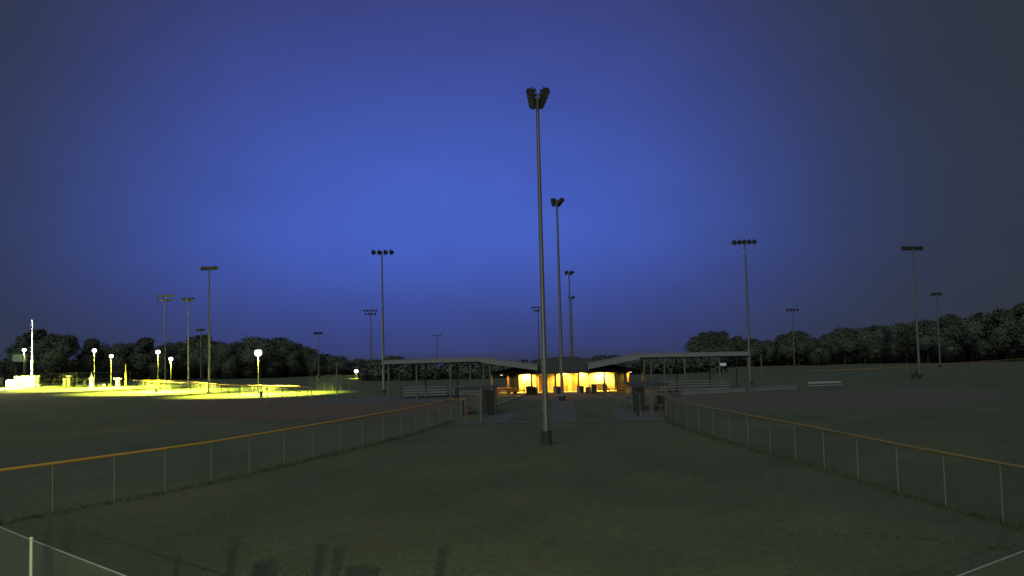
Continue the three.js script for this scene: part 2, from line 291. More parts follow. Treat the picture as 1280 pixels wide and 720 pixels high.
const protos = [[11, 13, 8.4, 10, 1.4, mat.leafA], [22, 15, 9.6, 10, 1.1, mat.leafB], [33, 12, 7.0, 10, 1.6, mat.leafA], [44, 16, 11, 10, 1.2, mat.leafC], [55, 13, 5.6, 10, 1.2, mat.leafB]]
  .map(([s, lobes, W, Hh, low, m]) => ({ crown: crown(s, lobes + 8, W, Hh, low, 520, 0.3), limbs: limbs(Hh, W), m, made: null }));
function tree([x, z, h], kind, label, wide = 1, group) {
  const P = protos[kind], turn = rnd() * 6.28, sc = V(h / 10 * wide, h / 10, h / 10 * wide);
  if (!P.made) { const t = thing('tree', label, 'tree', [x, 0, z], turn, group); part('trunk', P.limbs, mat.trunk, t); part('crown', P.crown, P.m, t); t.scale.copy(sc); P.made = t; return t; }
  const c = copy(P.made, label, [x, 0, z], turn, sc); if (group) c.userData.group = group; else delete c.userData.group; return c;
}
const LG = 'trees of the left treeline', RG = 'trees of the right treeline';
const leftTrees = [
  [-150, -266, 11.2, 3, 'wide dark tree cut by the left edge of the picture'], [-141, -276, 11.6, 1, 'dark tree directly above the dim board at far left'],
  [-138.5, -274, 13.8, 2, 'taller dark tree just left of the flagpole'], [-134.5, -272, 15.2, 4, 'narrow tall dark tree rising right behind the flagpole'],
  [-126, -262, 13.4, 2, 'dark peaked tree just right of the flagpole'], [-121.5, -258, 13.2, 0, 'second dark peaked tree right of the flagpole'],
  [-123, -284, 11.0, 1, 'dark tree in the dip between the flagpole and the pair of path lamps'], [-116.8, -266, 12.0, 4, 'slim dark tree standing up just left of the pair of path lamps'],
  [-113, -276, 10.8, 3, 'broad dark tree behind the pair of path lamps'], [-110, -282, 11.0, 1, 'dark tree just right of the pair of path lamps'],
  [-106.5, -278, 12.2, 4, 'slim pointed dark tree left of the two-tier light mast'], [-98, -268, 9.8, 0, 'low dark tree behind the two-tier light mast'],
  [-97, -277, 10.8, 3, 'dark tree between the two-tier light mast and the thinner mast beside it'], [-92, -284, 12.6, 2, 'squarish tall dark tree beside the mast left of the bright lit pole'],
  [-89, -276, 12.6, 0, 'tall dark tree directly left of the mast with the lit base'], [-84, -270, 10.6, 1, 'dark tree right behind the mast with the lit base'],
  [-78.5, -268, 10.2, 3, 'broad dark tree left of the brightest path lamp'], [-74.5, -276, 11.6, 1, 'round dark tree with the high crown left above the brightest path lamp'],
  [-70, -266, 11.0, 3, 'broad dark tree right behind the brightest path lamp'], [-68, -280, 11.4, 1, 'rounded dark tree just right of the brightest path lamp'],
  [-63, -272, 9.9, 0, 'dark tree on the slope of the treeline left of the faint mast'], [-61, -282, 8.6, 3, 'lower dark tree directly left of the faint mast'],
  [-56.5, -274, 6.4, 1, 'low dark tree directly behind the faint mast'], [-51, -278, 5.6, 3, 'low dark tree between the faint mast and the low far lamp'],
  [-46.5, -288, 4.6, 1, 'low dark tree above the low far lamp'], [-42, -286, 4.4, 3, 'low dark tree left of the left canopy end'], [-37, -296, 5.3, 3, 'rounded low tree showing above the left canopy end']];
const rightTrees = [
  [24.5, -270, 4.1, 3, 'small low tree just right of the pavilion roof peak'], [28.5, -272, 4.0, 1, 'small low tree above the sloping part of the right canopy'],
  [43.5, -270, 4.1, 3, 'low tree barely showing above the middle of the right canopy'],
  [48.2, -250, 8.4, 1, 'left shoulder of the lone tree clump above the right canopy'], [51, -252, 9.6, 0, 'main high-topped tree of the lone clump above the right canopy'], [54.8, -254, 9.6, 0, 'right-hand tree of the lone clump above the right canopy'],
  [62, -266, 8.4, 2, 'dark tree just left of the five-lamp mast at the right canopy end'], [65, -262, 7.6, 1, 'dark tree just right of the five-lamp mast at the right canopy end'], [71, -268, 7.2, 3, 'dip in the treeline, low tree left of the faint right mast'],
  [74.5, -262, 8.6, 0, 'round dark tree left behind the faint right mast'], [77.5, -262, 9.4, 1, 'round high dark tree right behind the faint right mast'], [80.5, -254, 7.2, 3, 'low tree in the gap right of the faint right mast'],
  [85.5, -262, 8.4, 0, 'dark tree at the foot of the rising right treeline'], [90, -262, 10, 1, 'first high tree of the rising right treeline'], [95.5, -262, 9.9, 3, 'broad tree left of the six-lamp mast'],
  [99.5, -262, 10.4, 0, 'tree with bumpy top left of the six-lamp mast'], [104.5, -256, 10.8, 3, 'broad tree just left of the six-lamp mast'], [107.5, -250, 11.2, 1, 'broad tree right behind the six-lamp mast'],
  [112, -248, 12.2, 0, 'tree between the two right-hand masts'], [116.5, -256, 12.6, 2, 'upright tree just right of the small right mast'], [120, -252, 11.8, 3, 'lower tree right of the small right mast'],
  [124, -254, 12.8, 1, 'broad tree midway between the small right mast and the right edge'], [126, -246, 13.4, 0, 'rising tree left of the highest tree at the right'], [129.5, -244, 14.6, 2, 'highest tree near the right edge of the picture'],
  [134, -248, 13.6, 1, 'tall tree just left of the right edge'], [139, -250, 14.4, 3, 'tall tree cut by the right edge of the picture']];
seed = 77;
for (const [x, z, h, k, l] of leftTrees) tree([x, z, h], k, l, rr(0.9, 1.12) * (h < 6 ? 1.5 : 1), LG);
for (const [x, z, h, k, l] of rightTrees) tree([x, z, h], k, l, rr(0.9, 1.12) * (h < 6 ? 1.5 : 1), RG);
{ // the thicket under and behind the trees, one dark mass
  const g = mergeGeometries(crown(99, 9, 5, 3.6, 0.3, 110, 0.5).map((q) => { const n = q.index ? q.toNonIndexed() : q; for (const a of Object.keys(n.attributes)) if (a !== 'position' && a !== 'normal') n.deleteAttribute(a); return n; }));
  const spots = [], m4 = new THREE.Matrix4(), q = new THREE.Quaternion();
  for (let x = -170; x < -33; x += 2.2) { const hi = x < -60 ? 1.75 : 1.0; for (const dz of [0, 14]) spots.push([x + rr(-1, 1), -(285 + dz + rr(-8, 8)), rr(0.8, 1) * hi]); }
  for (let x = 56; x < 160; x += 2.2) { const hi = x > 82 ? 1.9 : 1.35; for (const dz of [0, 12]) spots.push([x + rr(-1, 1), -(268 + dz + rr(-6, 6)), rr(0.8, 1) * hi]); }
  for (let x = -31; x < 44; x += 2) spots.push([x + rr(-1, 1), -(208 + rr(-5, 5)), rr(0.82, 1.02)]);
  const im = new THREE.InstancedMesh(g, mat.leafB, spots.length);
  spots.forEach(([x, z, s], i) => im.setMatrixAt(i, m4.compose(V(x, 0, z), q.setFromAxisAngle(V(0, 1, 0), rnd() * 6.3), V(s * 1.15, s, s * 1.15))));
  im.name = 'woodland_thicket'; im.userData = { kind: 'stuff', label: 'dark thicket filling the treelines along the horizon', category: 'woodland' }; im.castShadow = im.receiveShadow = true; scene.add(im);
}

// ------------------------------------------------------------------ sports light masts
const bowl = new THREE.LatheGeometry([[0.1, -0.34], [0.16, -0.3], [0.2, -0.16], [0.3, 0.02], [0.345, 0.12], [0.36, 0.13], [0.33, 0.1], [0.28, 0.02], [0.02, 0.0]].map(([x, y]) => new THREE.Vector2(x, y)), 14);
bowl.rotateX(Math.PI / 2);                                        // mouth towards +z
const headGeo = mergeGeometries([bowl.toNonIndexed(), new THREE.CylinderGeometry(0.13, 0.13, 0.3, 8).rotateX(Math.PI / 2).translate(0, 0, -0.42).toNonIndexed(), new THREE.BoxGeometry(0.06, 0.34, 0.1).translate(0, 0.18, -0.3).toNonIndexed()].map((g) => { g.deleteAttribute('uv'); return g; }));
const lensGeo = new THREE.CircleGeometry(0.33, 14).translate(0, 0, 0.085);
function head(parent, x, y, z, yaw, tilt, size = 1) {
  const m = part('floodlight', headGeo, mat.lampDark, parent); m.position.set(x, y, z); m.rotation.order = 'YXZ'; m.rotation.set(tilt, yaw, 0); m.scale.setScalar(size);
  const l = part('lens', lensGeo, mat.lampGlass, m); return m;
}
// arms: [length, height above the pole top, number of lamps, turn about the pole, sideways offset, lamps face]
function mast(label, [x, z], H, r0, r1, arms, o = {}) {
  const t = thing('light_mast', label, 'light mast', [x, o.y || 0, z], o.turn || 0, 'sports light masts');
  part('pole', new THREE.CylinderGeometry(r1, r0, H, 16).translate(0, H / 2, 0), o.mat || mat.steel, t);
  part('base_sleeve', [cyl(r0 + 0.14, r0 + 0.14, o.sleeve || 0.6, 0, 0, 0, 16)], mat.sleeve, t);
  if (o.boxes) part('service_box', rbox(0.4, 0.75, 0.28, o.boxes, 0.75, 0.0, 0.03), mat.sleeve, t);
  for (const [len, dy, n, turn, off, face, step = 0] of arms) {
    const c = Math.cos(turn), s = Math.sin(turn), dir = V(c, 0, -s), side = V(s, 0, c);
    const a = dir.clone().multiplyScalar(-len / 2).addScaledVector(side, off).setY(H + dy), b = dir.clone().multiplyScalar(len / 2).addScaledVector(side, off).setY(H + dy);
    const bars = [bar(a, b, 0.055, 6)]; if (off) bars.push(bar(V(0, H + dy, 0), side.clone().multiplyScalar(off).setY(H + dy), 0.05, 6));
    part('crossarm', bars, mat.steel, t);
    for (let k = 0; k < n; k++) { const q = a.clone().lerp(b, n > 1 ? k / (n - 1) : 0.5); head(t, q.x + Math.sin(face) * 0.2, q.y + step * k - 0.05, q.z + Math.cos(face) * 0.2, face + rr(-0.18, 0.18), 0.5 + rr(-0.08, 0.08), o.size || 1); }
  }
  return t;
}
const R = (d) => d * Math.PI / 180;
const pairArms = (len, off, n, yaw = 0) => [[len, -0.25, n, R(86) + yaw, -off, R(-35), 0], [len, -0.25, n, R(94) + yaw, off, R(35), 0]];
mast('nearest and tallest light mast with dark sleeve at its foot on the lawn', [1.75, -55.44], 20.4, 0.165, 0.09, pairArms(2.8, 0.19, 4), { sleeve: 0.8, size: 0.76 });
mast('second light mast along the centre line, rising from the concrete path', [5.14, -104.25], 21.9, 0.2, 0.1, pairArms(2.9, 0.26, 4), { sleeve: 0.5, size: 0.75 });
mast('third light mast along the centre line, rising behind the pavilion roof', [11.83, -198], 21.8, 0.22, 0.12, pairArms(2.6, 0.42, 3));
mast('farthest centre-line light mast, beside and lower than the third', [17.59, -286], 21.6, 0.24, 0.14, pairArms(2.6, 0.45, 3));
mast('light mast with four lamps behind the left end of the left canopy', [-18.85, -139.2], 20.4, 0.19, 0.11, [[2.6, 0, 4, R(8), 0, R(35)]], { sleeve: 0.4 });
mast('light mast with five lamps whose lower pole is brightly lit on the left field', [-48.6, -153.6], 20.1, 0.21, 0.11, [[2.2, 0, 5, R(-6), 0, R(25)]], { sleeve: 0.25 });
mast('light mast with lit lower pole and four lamps, left of the brightest lit one', [-63.5, -187.9], 17.3, 0.19, 0.1, [[1.7, 0, 4, R(10), 0, R(-30)]]);
mast('two-tier light mast with the widest head at the far left field', [-84.7, -233.9], 21.2, 0.22, 0.12, [[3.5, 0.1, 6, 0, 0, R(10)], [3.0, -0.95, 5, 0, 0, R(10)]]);
mast('light mast with five lamps at the right end of the right canopy', [33.2, -135.6], 20.2, 0.2, 0.11, [[2.8, 0, 5, R(-5), 0, R(-30)]], { sleeve: 0.4 });
mast('light mast with six lamps and a dark box at its foot on the right field', [60.6, -144.2], 19.6, 0.2, 0.1, [[2.8, 0, 6, R(6), 0, R(-40)]], { boxes: -0.45 });
mast('small light mast in front of the trees near the right edge', [91.1, -206], 15.7, 0.17, 0.1, [[1.9, 0, 4, R(4), 0, R(-30)]]);
mast('two-tier light mast half hidden behind the nearest mast', [8.7, -330], 21.4, 0.25, 0.15, [[3.6, 0.1, 5, 0, 0, 0], [2.4, -1.0, 4, 0, 0, 0]], { y: -0.8 });
mast('two-tier light mast just left of the four-lamp mast', [-44.4, -300], 19.5, 0.2, 0.13, [[3.6, 0.1, 5, 0, 0, 0], [3.0, -0.95, 4, 0, 0, 0]]);
mast('tiny far light mast above the left canopy', [-38.1, -480], 20.1, 0.25, 0.2, [[3.6, 0, 5, 0, 0, 0]], { y: -5.3 });
mast('faint light mast in front of the trees above the low far lamp', [-51.7, -255], 11.8, 0.16, 0.1, [[1.8, 0, 4, 0, 0, 0]]);
mast('faint light mast in front of the squarish tree left of the brightly lit pole', [-82.9, -255], 13.4, 0.16, 0.1, [[1.8, 0, 4, 0, 0, 0]]);
mast('faint light mast in front of the round trees right of the right canopy', [72.8, -250], 14.7, 0.16, 0.1, [[2.6, 0, 4, 0, 0, 0]]);

// thin bare posts
function thinPost(label, [x, z], h, r, m) { const t = thing('net_post', label, 'post', [x, 0, z]); part('pole', cyl(r, r * 0.9, h, 0, 0, 0, 8), m, t); part('post_cap', new THREE.SphereGeometry(r * 1.1, 8, 5).translate(0, h, 0), m, t); }
thinPost('thin grey post standing alone left of the left canopy', [-22, -119.5], 4.7, 0.075, mat.galv);
thinPost('thin far post left of the canopy end, under the faint low treeline', [-30.2, -208], 3.7, 0.09, mat.galv);
thinPost('thin pale post standing alone right of the right canopy', [40.5, -157.7], 3.9, 0.1, mat.galv);
thinPost('tall yellow pole standing by the left end of the floodlit fence', [-85.5, -212], 4.8, 0.14, mat.yellowPaint);
thinPost('dark tall fence post in front of the left dugout', [-2.6, -74.4], 2.75, 0.045, mat.galv);

// ------------------------------------------------------------------ spectator canopies either side of the pavilion
const AX = 6.3, AZ = -115;
function canopy(label, s) { // s = -1 left, 1 right; drawn along the front line, x measured from the centre axis
  const t = thing('spectator_canopy', label, 'canopy', [AX, 0, AZ], -0.05);
  const out = s < 0 ? 22 : 21.6, in_ = s < 0 ? 3.5 : 2.5, knee = s < 0 ? 10.3 : 8.7, hk = 4.78, ho = s < 0 ? 4.72 : 4.72, hi = 3.68, dp = 8.5, th = 0.42, ths = 0.56;
  const prof = (a, b, ya, yb, tk, name, m) => { const sh = new THREE.Shape([[a, ya], [b, yb], [b, yb - tk], [a, ya - tk]].map(([x, y]) => new THREE.Vector2(s * x, y))); return part(name, new THREE.ExtrudeGeometry(sh, { depth: dp, bevelEnabled: false }).translate(0, 0, -dp), m, t); };
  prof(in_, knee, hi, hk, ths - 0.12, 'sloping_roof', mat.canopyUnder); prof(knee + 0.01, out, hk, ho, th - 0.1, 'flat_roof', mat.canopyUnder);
  const fascia = (a, b, ya, yb, tk) => { const sh = new THREE.Shape([[a, ya + 0.03], [b, yb + 0.03], [b, yb - tk], [a, ya - tk]].map(([x, y]) => new THREE.Vector2(s * x, y))); return new THREE.ExtrudeGeometry(sh, { depth: 0.08, bevelEnabled: false }).translate(0, 0, 0.003); };
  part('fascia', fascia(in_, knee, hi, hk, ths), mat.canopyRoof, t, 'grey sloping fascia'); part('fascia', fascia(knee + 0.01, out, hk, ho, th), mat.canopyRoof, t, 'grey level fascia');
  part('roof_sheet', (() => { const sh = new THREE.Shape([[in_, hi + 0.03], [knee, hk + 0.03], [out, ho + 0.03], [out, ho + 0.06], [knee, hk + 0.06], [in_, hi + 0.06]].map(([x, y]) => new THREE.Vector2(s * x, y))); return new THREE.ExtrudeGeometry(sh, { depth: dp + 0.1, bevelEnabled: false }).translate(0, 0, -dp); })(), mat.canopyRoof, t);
  for (const [x, w] of [[in_ + 0.1, 0.14], [9.2, 0.18], [10.0, 0.14], [11.6, 0.16], [14, 0.2], [18.1, 0.18], [21.5, 0.2]]) { const f = x < knee ? hi + (hk - hi) * (x - in_) / (knee - in_) : hk; part('post', box(w, f - 0.35, w, s * x, (f - 0.35) / 2, -0.3), mat.postGrey, t); }
  for (const x of [9.6, 12.4, 14, 18.1, 21.5]) part('post', box(0.15, 4.25, 0.15, s * x, 2.125, -dp + 0.4), mat.postGrey, t);
  for (const z of [-2.6, -5.4]) part('beam', box(out - knee - 0.2, 0.2, 0.12, s * (out + knee) / 2, 4.28, z), mat.canopyUnder, t);
}
canopy('long grey roofed canopy over bleachers left of the lit pavilion', -1);
canopy('long grey roofed canopy over bleachers right of the lit pavilion', 1);

// ------------------------------------------------------------------ the lit pavilion
{
  const t = thing('pavilion', 'low hip-roofed pavilion glowing with amber light between the two canopies', 'pavilion', [6.3, 0, -121], -0.065);
  const W = 8.7, D = 13, eave = 2.62;
  const rp = [[-W - 0.4, 0.3], [W + 0.4, 0.3], [W + 0.4, -D - 0.3], [-W - 0.4, -D - 0.3]], ridge = [[-1.4, -D / 2], [1.4, -D / 2]], top = 4.62;
  const hip = []; const tri = (a, b, c) => hip.push(...a, ...b, ...c);
  const E = rp.map(([x, z]) => [x, eave + 0.22, z]), Q = ridge.map(([x, z]) => [x, top, z]);
  tri(E[0], E[1], Q[1]); tri(E[0], Q[1], Q[0]); tri(E[1], E[2], Q[1]); tri(E[2], E[3], Q[0]); tri(E[2], Q[0], Q[1]); tri(E[3], E[0], Q[0]); tri(E[0], E[3], E[2]); tri(E[0], E[2], E[1]);
  const hg = new THREE.BufferGeometry(); hg.setAttribute('position', new THREE.Float32BufferAttribute(hip, 3)); hg.computeVertexNormals();
  const roof = part('roof', hg, mat.shingle, t);
  part('ceiling', box(2 * W, 0.1, D, 0, eave + 0.06, -D / 2), mat.block, t);
  part('fascia', [box(2 * W + 0.84, 0.36, 0.06, 0, eave + 0.12, 0.34), box(0.06, 0.36, D + 0.6, -W - 0.42, eave + 0.12, -D / 2), box(0.06, 0.36, D + 0.6, W + 0.42, eave + 0.12, -D / 2)], mat.roofDark, t);
  // block wall at the back of the porch, in courses that stand a little proud of one another, with openings left for doors
  const zw = -5.2, spans = [[-5.9, -3.45, 0], [-3.45, -2.6, 1], [-2.6, -0.55, 0], [-0.55, 0.35, 1], [0.35, 0.95, 0], [0.95, 1.85, 1], [1.85, 6.4, 0]];
  let k = 0; seed = 9;
  for (const [a, b, dr] of spans) {
    if (dr) { const d = part('door', rbox(b - a - 0.12, 2.2, 0.06, (a + b) / 2, 1.1, zw - 0.1, 0.015), mat.door, t); part('handle', box(0.05, 0.14, 0.06, b - 0.22, 1.05, zw - 0.045), mat.aluminium, d); part('door_frame', [box(0.06, 2.24, 0.14, a + 0.03, 1.12, zw), box(0.06, 2.24, 0.14, b - 0.03, 1.12, zw), box(b - a - 0.12, 0.06, 0.14, (a + b) / 2, 2.21, zw)], mat.wood, d); part('wall', box(b - a, eave - 2.24, 0.2, (a + b) / 2, (eave + 2.24) / 2, zw - 0.02), mat.block, t); continue; }
    const n = Math.max(1, Math.round((b - a) / 0.82)), rows = 6;
    part('wall', box(b - a - 0.01, eave - 0.01, 0.16, (a + b) / 2, eave / 2, zw - 0.1), mat.blockAlt, t);
    for (let r = 0; r < rows; r++) for (let i = 0; i < n; i++) { const w = (b - a) / n; part('wall_block', box(w - 0.014, eave / rows - 0.014, 0.09, a + (i + 0.5) * w, (r + 0.5) * eave / rows, zw + rr(-0.008, 0.008)), rnd() < 0.3 ? mat.blockAlt : mat.block, t); }
  }
  part('side_wall', box(0.2, eave, D + zw, -5.95, eave / 2, (zw - D) / 2), mat.blockAlt, t); part('side_wall', box(0.2, eave, D + zw, 6.4, eave / 2, (zw - D) / 2), mat.blockAlt, t);
  part('floor', slab([[-W, 0.2], [W, 0.2], [W, -D], [-W, -D]], 0.02, 0.12), mat.paleConcrete, t);
  part('corner_pier', box(0.5, eave, 0.5, -6.3, eave / 2, -0.9), mat.roofDark, t); part('corner_pier', box(0.9, eave, 0.5, 7.0, eave / 2, -0.9), mat.roofDark, t);
  for (const x of [-7.1, -4.15, -1.15, 1.75, 5.0, 7.95]) {      // timber posts on masonry piers
    const c = part('column', box(0.24, eave - 0.9, 0.24, x, (eave + 0.9) / 2 - 0.01, -0.5), mat.wood, t);
    part('pier', rbox(0.5, 0.78, 0.5, x, 0.5, -0.5, 0.02), mat.stonePier, c); part('pier_cap', rbox(0.6, 0.07, 0.6, x, 0.925, -0.5, 0.02), mat.paleConcrete, c);
  }
  part('service_counter', rbox(2.0, 0.12, 0.5, 4.4, 1.05, zw + 0.3, 0.03), mat.paleConcrete, t);
  // ceiling lamps: a glowing lens with its lamp just below
  for (const [x, z, p] of [[-5.05, -4.6, 150], [4.75, -4.4, 230], [-0.15, -4.55, 75], [2.2, -4.6, 60], [-7.9, 0.05, 26], [8.25, 0.05, 20]]) {
    const f = part('ceiling_lamp', cyl(0.2, 0.24, 0.08, x, eave - 0.07, z, 14), mat.white, t); part('lamp_lens', cyl(0.15, 0.17, 0.05, x, eave - 0.125, z, 14), z > 0 ? paleGlow : amberGlow, f);
    const q = V(x, eave - 0.2, z).applyAxisAngle(V(0, 1, 0), -0.065).add(V(6.3, 0, -121)); const w = V(0, -2.4, -1).applyAxisAngle(V(0, 1, 0), -0.065).add(q); spot(rgb(1, 0.56, 0.055), p * 1.6, q, w, 1.4, 0.3, 6);
  }
}

// ------------------------------------------------------------------ bins, tables, bleachers, dugouts, benches
const onPav = (x, z) => { const q = V(x, 0, z).applyAxisAngle(V(0, 1, 0), -0.065); return [6.3 + q.x, 0.12, -121 + q.z]; };
function bin(label, pos, r, h, m, group) {
  const t = thing('trash_can', label, 'trash can', pos, 0, group);
  part('can', new THREE.LatheGeometry([[r * 0.8, 0], [r * 0.86, 0.02], [r, h * 0.82], [r * 1.05, h * 0.84], [r * 1.05, h * 0.88], [r * 0.94, h * 0.88]].map(([x, y]) => new THREE.Vector2(x, y)), 14), m, t);
  part('lid', new THREE.LatheGeometry([[r * 1.06, h * 0.885], [r * 0.95, h * 0.96], [r * 0.45, h], [0.01, h]].map(([x, y]) => new THREE.Vector2(x, y)), 14), m, t);
  return t;
}
bin('dark trash can against the light left of the nearest mast', onPav(-4.5, 1.0), 0.34, 1.0, mat.bin);
bin('lower dark trash can close right of the one left of the nearest mast', onPav(-3.75, 0.9), 0.33, 0.85, mat.bin);
bin('dark trash can beside the pier right of the nearest mast', onPav(-0.75, 0.2), 0.26, 0.85, mat.bin);
bin('dark trash can beside the pier right of the second mast', onPav(2.15, 0.2), 0.26, 0.85, mat.bin);
bin('dark trash can on the lawn side of the right dugout', [9.75, 0.02, -76.8], 0.14, 0.75, mat.bin);
bin('dark trash can standing behind the left gate, left of the dugout roof', [-6.7, 0.03, -111.9], 0.22, 1.45, mat.bin);
bin('dark trash can with orange lid on the floodlit grass under the brightest path lamp', [-35.5, 0, -135.2], 0.24, 0.85, mat.bin).children[1].material = mat.cap;
bin('dark bin on the floodlit grass between the two lit masts and the yellow pole', [-60.8, 0, -163.7], 0.22, 0.85, mat.bin);
bin('dark bin directly right of the white monument', [-115.6, 0, -232], 0.28, 1.6, mat.bin);
bin('squat dark bin right of the capped pillar on the floodlit grass', [-100.6, 0, -220], 0.38, 1.3, mat.bin);
bin('yellow-lit bin standing left of the capped pillar', [-105.3, 0, -226], 0.47, 1.85, mat.binPale);
bin('yellow-lit box-like bin at the left edge of the picture', [-139.6, 0, -262], 0.8, 1.9, mat.binPale);
bin('dark pot at the foot of the six-lamp right mast', [58.3, 0, -141], 0.24, 0.8, mat.bin);

function planter(label, pos, w, h) { const t = thing('equipment_box', label, 'box', pos, -0.065); part('box_body', rbox(w, h, 0.7, 0, h / 2, 0, 0.03), mat.bin, t); part('box_lid', rbox(w + 0.06, 0.07, 0.76, 0, h + 0.035, 0, 0.02), mat.bin, t); for (const s of [-1, 1]) part('foot', box(0.1, 0.06, 0.6, s * (w / 2 - 0.1), -0.03, 0), mat.steel, t); }
planter('long dark box in front of the brightest part of the pavilion', [...onPav(2.95, 1.1).slice(0, 1), 0.08, onPav(2.95, 1.1)[2]], 0.66, 0.68);
planter('taller dark box next to the long one in front of the pavilion light', [...onPav(3.65, 0.9).slice(0, 1), 0.08, onPav(3.65, 0.9)[2]], 0.62, 0.95);

function picnic(label, pos, turn) {
  const t = thing('picnic_table', label, 'picnic table', pos, turn);
  for (let i = 0; i < 4; i++) part('top_board', rbox(2.2, 0.05, 0.18, 0, 0.75, (i - 1.5) * 0.19, 0.01), mat.wood, t);
  for (const s of [-1, 1]) { part('seat_board', rbox(2.2, 0.05, 0.26, 0, 0.44, s * 0.68, 0.01), mat.wood, t); part('leg', [bar(V(s * 0.8, 0, -0.62), V(s * 0.8, 0.73, -0.22), 0.035), bar(V(s * 0.8, 0, 0.62), V(s * 0.8, 0.73, 0.22), 0.035), bar(V(s * 0.8, 0.41, -0.75), V(s * 0.8, 0.41, 0.75), 0.03)], mat.steel, t); }
}
picnic('picnic table lit amber at the left end of the pavilion', onPav(-8.0, -0.2), 0.1);
picnic('picnic table lit amber at the right end of the pavilion', onPav(6.5, 0.9), 0.25);
picnic('picnic table in the amber light just right of the left end column', onPav(-5.9, 0.3), -0.2);

function bleacher(label, pos, turn, w, rows) {
  const t = thing('bleacher', label, 'bleacher', pos, turn, 'aluminium bleachers under the canopies');
  for (let i = 0; i < rows; i++) {
    part('seat_plank', rbox(w, 0.05, 0.27, 0, 0.42 + i * 0.3, -i * 0.62, 0.012), mat.aluminium, t);
    if (i) part('foot_plank', rbox(w, 0.04, 0.25, 0, 0.42 + (i - 1) * 0.3 - 0.12, -i * 0.62 + 0.3, 0.012), mat.aluminium, t);
  }
  for (const x of [-w / 2 + 0.3, 0, w / 2 - 0.3]) { const g = [bar(V(x, 0.02, 0.1), V(x, 0.02, -rows * 0.62), 0.03)]; for (let i = 0; i < rows; i++) g.push(bar(V(x, 0, -i * 0.62), V(x, 0.39 + i * 0.3, -i * 0.62), 0.025), bar(V(x, 0.02, -i * 0.62 - 0.3), V(x, 0.39 + i * 0.3, -i * 0.62), 0.02)); part('frame', g, mat.steel, t); }
}
bleacher('aluminium bleacher under the outer half of the left canopy', [-10.9, 0.03, -117.3], 0.03, 5.3, 4);
bleacher('dim aluminium bleacher under the inner half of the left canopy', [-5.4, 0.03, -117.6], 0.03, 4.2, 4);
bleacher('long aluminium bleacher under the outer half of the right canopy', [22.8, 0.03, -116], -0.1, 6.4, 4);
bleacher('short aluminium bleacher under the inner half of the right canopy', [18.2, 0.03, -115.6], -0.1, 2.2, 4);

function dugout(label, x0, x1, z, s) {
  const t = thing('dugout', label, 'dugout', [(x0 + x1) / 2, 0, z], 0); const w = x1 - x0, d = 5.5;
  part('roof', rbox(w + 0.3, 0.14, d, 0, 2.3, -d / 2 + 0.2, 0.03), mat.roofDark, t);
  for (const x of [-w / 2, 0, w / 2]) for (const q of [0, -d + 0.5]) part('post', cyl(0.05, 0.05, 2.24, x, 0, q, 8), mat.steel, t);
  part('back_wall', box(0.12, 1.1, d - 0.6, s * w / 2 - s * 0.1, 0.55, -d / 2 + 0.25), mat.roofDark, t);
  part('player_bench', [rbox(0.32, 0.06, d - 1, s * (w / 2 - 0.5), 0.46, -d / 2 + 0.2, 0.01), box(0.06, 0.43, 0.06, s * (w / 2 - 0.5), 0.215, -0.6), box(0.06, 0.43, 0.06, s * (w / 2 - 0.5), 0.215, -d + 1)], mat.wood, t);
  part('wind_screen', box(1.05, 2.1, 0.02, -s * (w / 2 - 0.54), 1.1, 0.1), mat.windScreen, t);
  const wires = []; for (let x = -w / 2; x < w / 2; x += 0.14) for (const q of [1, -1]) { const e = Math.max(-w / 2, Math.min(w / 2, x + q * 2.1)), l = Math.abs(e - x); wires.push(bar(V(x, 0.05, 0.06), V(e, 0.05 + l, 0.06), 0.004, 3)); }
  part('chain_link', wires, mat.wire, t, null, 'stuff');
}
dugout('flat-roofed dugout left of the concrete path, beside the left gate', -4.6, -1.7, -83, -1);
dugout('flat-roofed dugout right of the concrete path, beside the right gate', 10.1, 13.1, -83, 1);

{ const t = thing('low_wall', 'long low pale concrete wall in front of the right-hand bleachers', 'wall', [19.2, 0, -110.4]); part('wall', slab([[0, 0], [8.6, -4.6], [15.6, -8.6], [15.6, -9], [8.5, -5], [-0.1, -0.4]], 0, 0.42), mat.paleConcrete, t); part('coping', slab([[-0.04, 0.04], [8.62, -4.56], [15.64, -8.56], [15.64, -9.04], [8.46, -5.04], [-0.14, -0.44]], 0.44, 0.5), mat.paleConcrete, t); }
{ const t = thing('bench', 'pale aluminium bench standing alone right of the low concrete wall', 'bench', [37.2, 0, -115.4], 0.22); part('seat', rbox(4.4, 0.06, 0.34, 0, 0.5, 0, 0.02), mat.aluminium, t); for (const x of [-1.9, 0, 1.9]) part('leg', [box(0.06, 0.47, 0.06, x, 0.235, 0.1), box(0.06, 0.47, 0.06, x, 0.235, -0.1)], mat.steel, t); part('backrest', rbox(4.4, 0.22, 0.04, 0, 0.85, -0.22, 0.015), mat.aluminium, t); }
{ const t = thing('player_bench', 'tube-framed bench beside the right end of the yellow-topped fence', 'bench', [-31, 0, -139.2], 0.1); part('seat', rbox(2.4, 0.05, 0.35, 0, 0.5, 0, 0.01), mat.galv, t); part('backrest', bar(V(-1.2, 1.05, -0.25), V(1.2, 1.05, -0.25), 0.05), mat.galv, t); for (const x of [-1.15, 1.15]) part('leg', [bar(V(x, 0, -0.25), V(x, 1.05, -0.25), 0.04), bar(V(x, 0, 0.15), V(x, 0.5, 0.15), 0.04)], mat.galv, t); }
{ const t = thing('notice_sign', 'small pale sign on a post under the right canopy', 'sign', [34.4, 0, -158.4]); part('sign_board', rbox(1.0, 0.45, 0.05, 0, 2.55, 0, 0.02), mat.white, t); part('post', cyl(0.05, 0.05, 2.6, 0, 0, -0.08, 8), mat.steel, t); }

